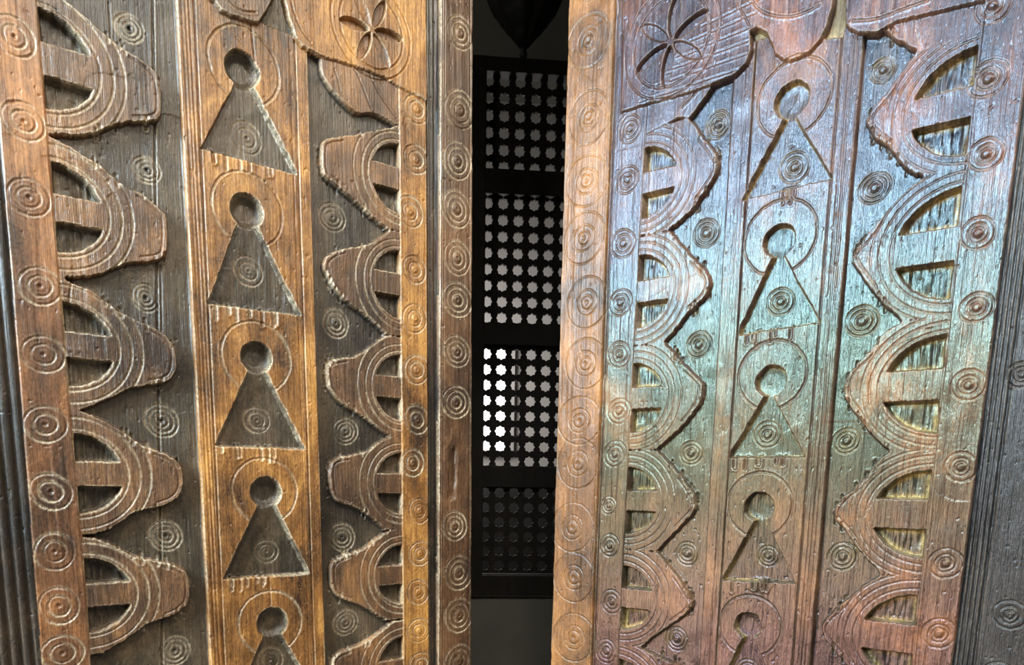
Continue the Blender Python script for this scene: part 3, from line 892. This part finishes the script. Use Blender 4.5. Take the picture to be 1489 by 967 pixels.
def leaf_root(lf, name, label, u0, u1):
    root = empty(name, (lf.O[0], lf.O[1], 0), lf.side * lf.phi)
    tag(root, label, 'door leaf', 'pair of carved door leaves')
    made = lf.finish(root, MW, 0.42 if lf.side > 0 else 0.62, 0.35 if lf.side > 0 else 0.4)
    v0, v1 = lf.v[0], lf.v[-1]
    bevel_box('top_rail', (u0, u1, -0.012, 0.013, v1 - 0.006, 2.72), MW['slab'], root, 0.003)
    bevel_box('bottom_rail', (u0, u1, -0.012, 0.013, 0.012, v0 + 0.006), MW['slab'], root, 0.003)
    bevel_box('core_slab', (u0, u1, 0.013, 0.055, 0.012, 2.72), MW['slab'], root, 0.002)
    return root


lfL, uL = make_left()
rootL = leaf_root(lfL, 'door_leaf', 'carved wooden door leaf on the left, warm amber varnish with keyhole openings', lfL.u[0] - 0.004, uL)
lfR, uR = make_right()
rootR = leaf_root(lfR, 'door_leaf', 'carved wooden door leaf on the right, glossy and catching bluish daylight', uR, lfR.u[-1] + 0.004)


# ================================================================== lattice screen
def make_screen():
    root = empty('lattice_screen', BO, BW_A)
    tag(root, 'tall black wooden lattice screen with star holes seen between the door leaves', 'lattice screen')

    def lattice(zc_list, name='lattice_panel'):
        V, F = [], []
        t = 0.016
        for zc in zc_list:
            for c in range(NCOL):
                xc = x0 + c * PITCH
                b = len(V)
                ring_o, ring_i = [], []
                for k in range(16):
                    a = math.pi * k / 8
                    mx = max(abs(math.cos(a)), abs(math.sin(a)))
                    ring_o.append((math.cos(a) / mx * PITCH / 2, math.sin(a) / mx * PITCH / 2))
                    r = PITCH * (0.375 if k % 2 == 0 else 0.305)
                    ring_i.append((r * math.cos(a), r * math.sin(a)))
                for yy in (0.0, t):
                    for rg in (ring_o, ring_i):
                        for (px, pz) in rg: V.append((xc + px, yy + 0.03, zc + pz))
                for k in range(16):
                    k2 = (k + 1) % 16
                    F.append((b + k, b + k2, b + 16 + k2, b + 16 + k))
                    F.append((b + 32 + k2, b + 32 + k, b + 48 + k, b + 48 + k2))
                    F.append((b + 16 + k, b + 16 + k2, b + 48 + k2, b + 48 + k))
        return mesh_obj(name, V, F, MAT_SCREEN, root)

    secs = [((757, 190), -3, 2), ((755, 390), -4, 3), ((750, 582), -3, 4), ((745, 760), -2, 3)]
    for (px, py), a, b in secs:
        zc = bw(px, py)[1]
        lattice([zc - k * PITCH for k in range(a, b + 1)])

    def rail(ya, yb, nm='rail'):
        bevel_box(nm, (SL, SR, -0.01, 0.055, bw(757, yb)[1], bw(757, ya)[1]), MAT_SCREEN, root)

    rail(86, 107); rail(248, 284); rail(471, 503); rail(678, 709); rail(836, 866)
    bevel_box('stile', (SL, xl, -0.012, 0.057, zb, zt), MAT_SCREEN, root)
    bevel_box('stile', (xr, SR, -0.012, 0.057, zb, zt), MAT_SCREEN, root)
    return root


make_screen()

# ---- glowing panel added as the sunlit patch of courtyard wall behind the screen
mt, nt, bs = nodes_of('sun_patch_glow')
bs.inputs['Base Color'].default_value = (0.9, 0.9, 0.88, 1)
bs.inputs['Emission Color'].default_value = (1, 0.98, 0.95, 1)
bs.inputs['Emission Strength'].default_value = 1.6
nz = nt.nodes.new('ShaderNodeTexNoise'); nz.inputs['Scale'].default_value = 3
rp = nt.nodes.new('ShaderNodeMapRange'); rp.inputs['To Min'].default_value = 1.3; rp.inputs['To Max'].default_value = 2.0
nt.links.new(nz.outputs['Fac'], rp.inputs['Value']); nt.links.new(rp.outputs[0], bs.inputs['Emission Strength'])


def cw(x, y, dist=2.0):
    d = ray(x, y)
    o = BO - bwn * dist
    p = CPOS + d * (((o - CPOS) @ bwn) / (d @ bwn))
    return float((p - BO) @ bwa), float(p[2])


DZ = cw(740, 697)[1]
court = struct('wall_courtyard', [(-2.5, 2.5, 2.0, 2.15, DZ, 4.6), (-2.5, -2.35, 0.2, 2.0, 0, 4.6), (2.35, 2.5, 0.2, 2.0, 0, 4.6)], MAT_COURT)
court.location = BO; court.rotation_euler.z = BW_A
dado = struct('trim_1', [(-2.35, 2.35, 1.93, 2.15, 0, DZ)], MAT_DADO)
dado.location = BO; dado.rotation_euler.z = BW_A

wa, wb = cw(690, 655), cw(742, 497)
win = empty('sun_patch_1', BO, BW_A)
win['kind'] = 'structure'
bevel_box('glow_panel', (wa[0], wb[0], 1.975, 1.99, wa[1], wb[1]), mt, win, 0)
fw = 0.03
for nm, b in (('sun_patch_frame', (wa[0] - fw, wa[0], 1.94, 2.0, wa[1] - fw, wb[1] + fw)), ('sun_patch_frame', (wb[0], wb[0] + fw, 1.94, 2.0, wa[1] - fw, wb[1] + fw)),
              ('sun_patch_frame', (wa[0], wb[0], 1.94, 2.0, wb[1], wb[1] + fw)), ('sun_patch_frame', (wa[0], wb[0], 1.94, 2.0, wa[1] - fw, wa[1]))):
    bevel_box(nm, b, MAT_COURT, win, 0.002)
cl = cw(722, 520, 1.2)
lp = BO + bwa * (cl[0] - 0.35) - bwn * 1.2 + np.array([0, 0, cl[1]])
lt = BO + bwa * cl[0] - bwn * 2.0 + np.array([0, 0, cl[1]])
area('courtyard_daylight', lp, lt, 0.5, 0.9, 9, (1, 0.94, 0.9))
area('upper_wall_fill', (-1.3, 1.9, 3.0), (0.0, 3.2, 3.5), 0.5, 0.5, 2.2, (1.0, 0.98, 0.9))  # added fill that lifts the top of the back wall behind the lantern


# ================================================================== lantern
def make_lantern():
    d = ray(761, 86)
    p = CPOS + d * (2.3 / d[1])
    z = p[2]
    s = 2.3 / 1091
    root = empty('hanging_lantern', p, 0)
    tag(root, 'dark pierced metal lantern with pointed finial hanging in the dim room', 'lantern')
    lathe('finial', [(0.002, 0), (0.008, 0.004), (0.011, 0.012), (0.007, 0.022), (0.010, 0.03)], 20, MAT_LANTERN, root)
    lathe('lower_cone', [(0.012, 0.028), (0.03, 0.05), (0.045, 0.068), (0.062, 0.085), (0.066, 0.092), (0.082, 0.11), (0.094, 0.135), (0.1, 0.15), (0.106, 0.175)], 64, MAT_LANTERN, root, lobes=8, amp=0.06)
    lathe('body', [(0.108, 0.175), (0.125, 0.18), (0.128, 0.2), (0.118, 0.21), (0.118, 0.42), (0.128, 0.43), (0.125, 0.45)], 64, MAT_LANTERN, root, lobes=8, amp=0.03)
    lathe('dome', [(0.12, 0.45), (0.11, 0.5), (0.08, 0.56), (0.04, 0.6), (0.015, 0.63), (0.012, 0.66)], 48, MAT_LANTERN, root, lobes=8, amp=0.04)
    V, F = [], []
    for k in range(8):
        a = math.pi * (k + .5) / 4
        for j in range(5):
            zz = 0.235 + j * 0.036
            for (da, dz) in ((0, 0),):
                c = np.array([math.cos(a) * .121, math.sin(a) * .121, zz + dz]); t = np.array([-math.sin(a), math.cos(a), 0]); n = np.array([math.cos(a), math.sin(a), 0])
                b = len(V)
                for q in range(4):
                    V.append(tuple(c + t * .012 * math.cos(q * math.pi / 2) + np.array([0, 0, .012 * math.sin(q * math.pi / 2)]))); 
                V.append(tuple(c + n * .012))
                F += [(b + q, b + (q + 1) % 4, b + 4) for q in range(4)]
    mesh_obj('stud_row', V, F, MAT_LANTERN, root)
    top = ROOM_Z - 0.4 - z
    zz = 0.66
    k = 0
    V, F = [], []
    while zz < top:
        l, r, t = 0.05, 0.012, 0.0035
        b0 = len(V)
        M, Q = 14, 6
        for i in range(M):
            a = 2 * math.pi * i / M
            c = np.array([r * math.cos(a), 0, l / 2 * math.sin(a)])
            n = np.array([math.cos(a), 0, math.sin(a)])
            for j in range(Q):
                e = 2 * math.pi * j / Q
                pt = c + n * t * math.cos(e) + np.array([0, t * math.sin(e), 0])
                if k % 2: pt = np.array([pt[1], pt[0], pt[2]])
                V.append((pt[0], pt[1], pt[2] + zz + l / 2))
        for i in range(M):
            for j in range(Q):
                F.append((b0 + i * Q + j, b0 + ((i + 1) % M) * Q + j, b0 + ((i + 1) % M) * Q + (j + 1) % Q, b0 + i * Q + (j + 1) % Q))
        zz += l - 0.008; k += 1
    mesh_obj('chain', V, F, MAT_LANTERN, root, True)


make_lantern()
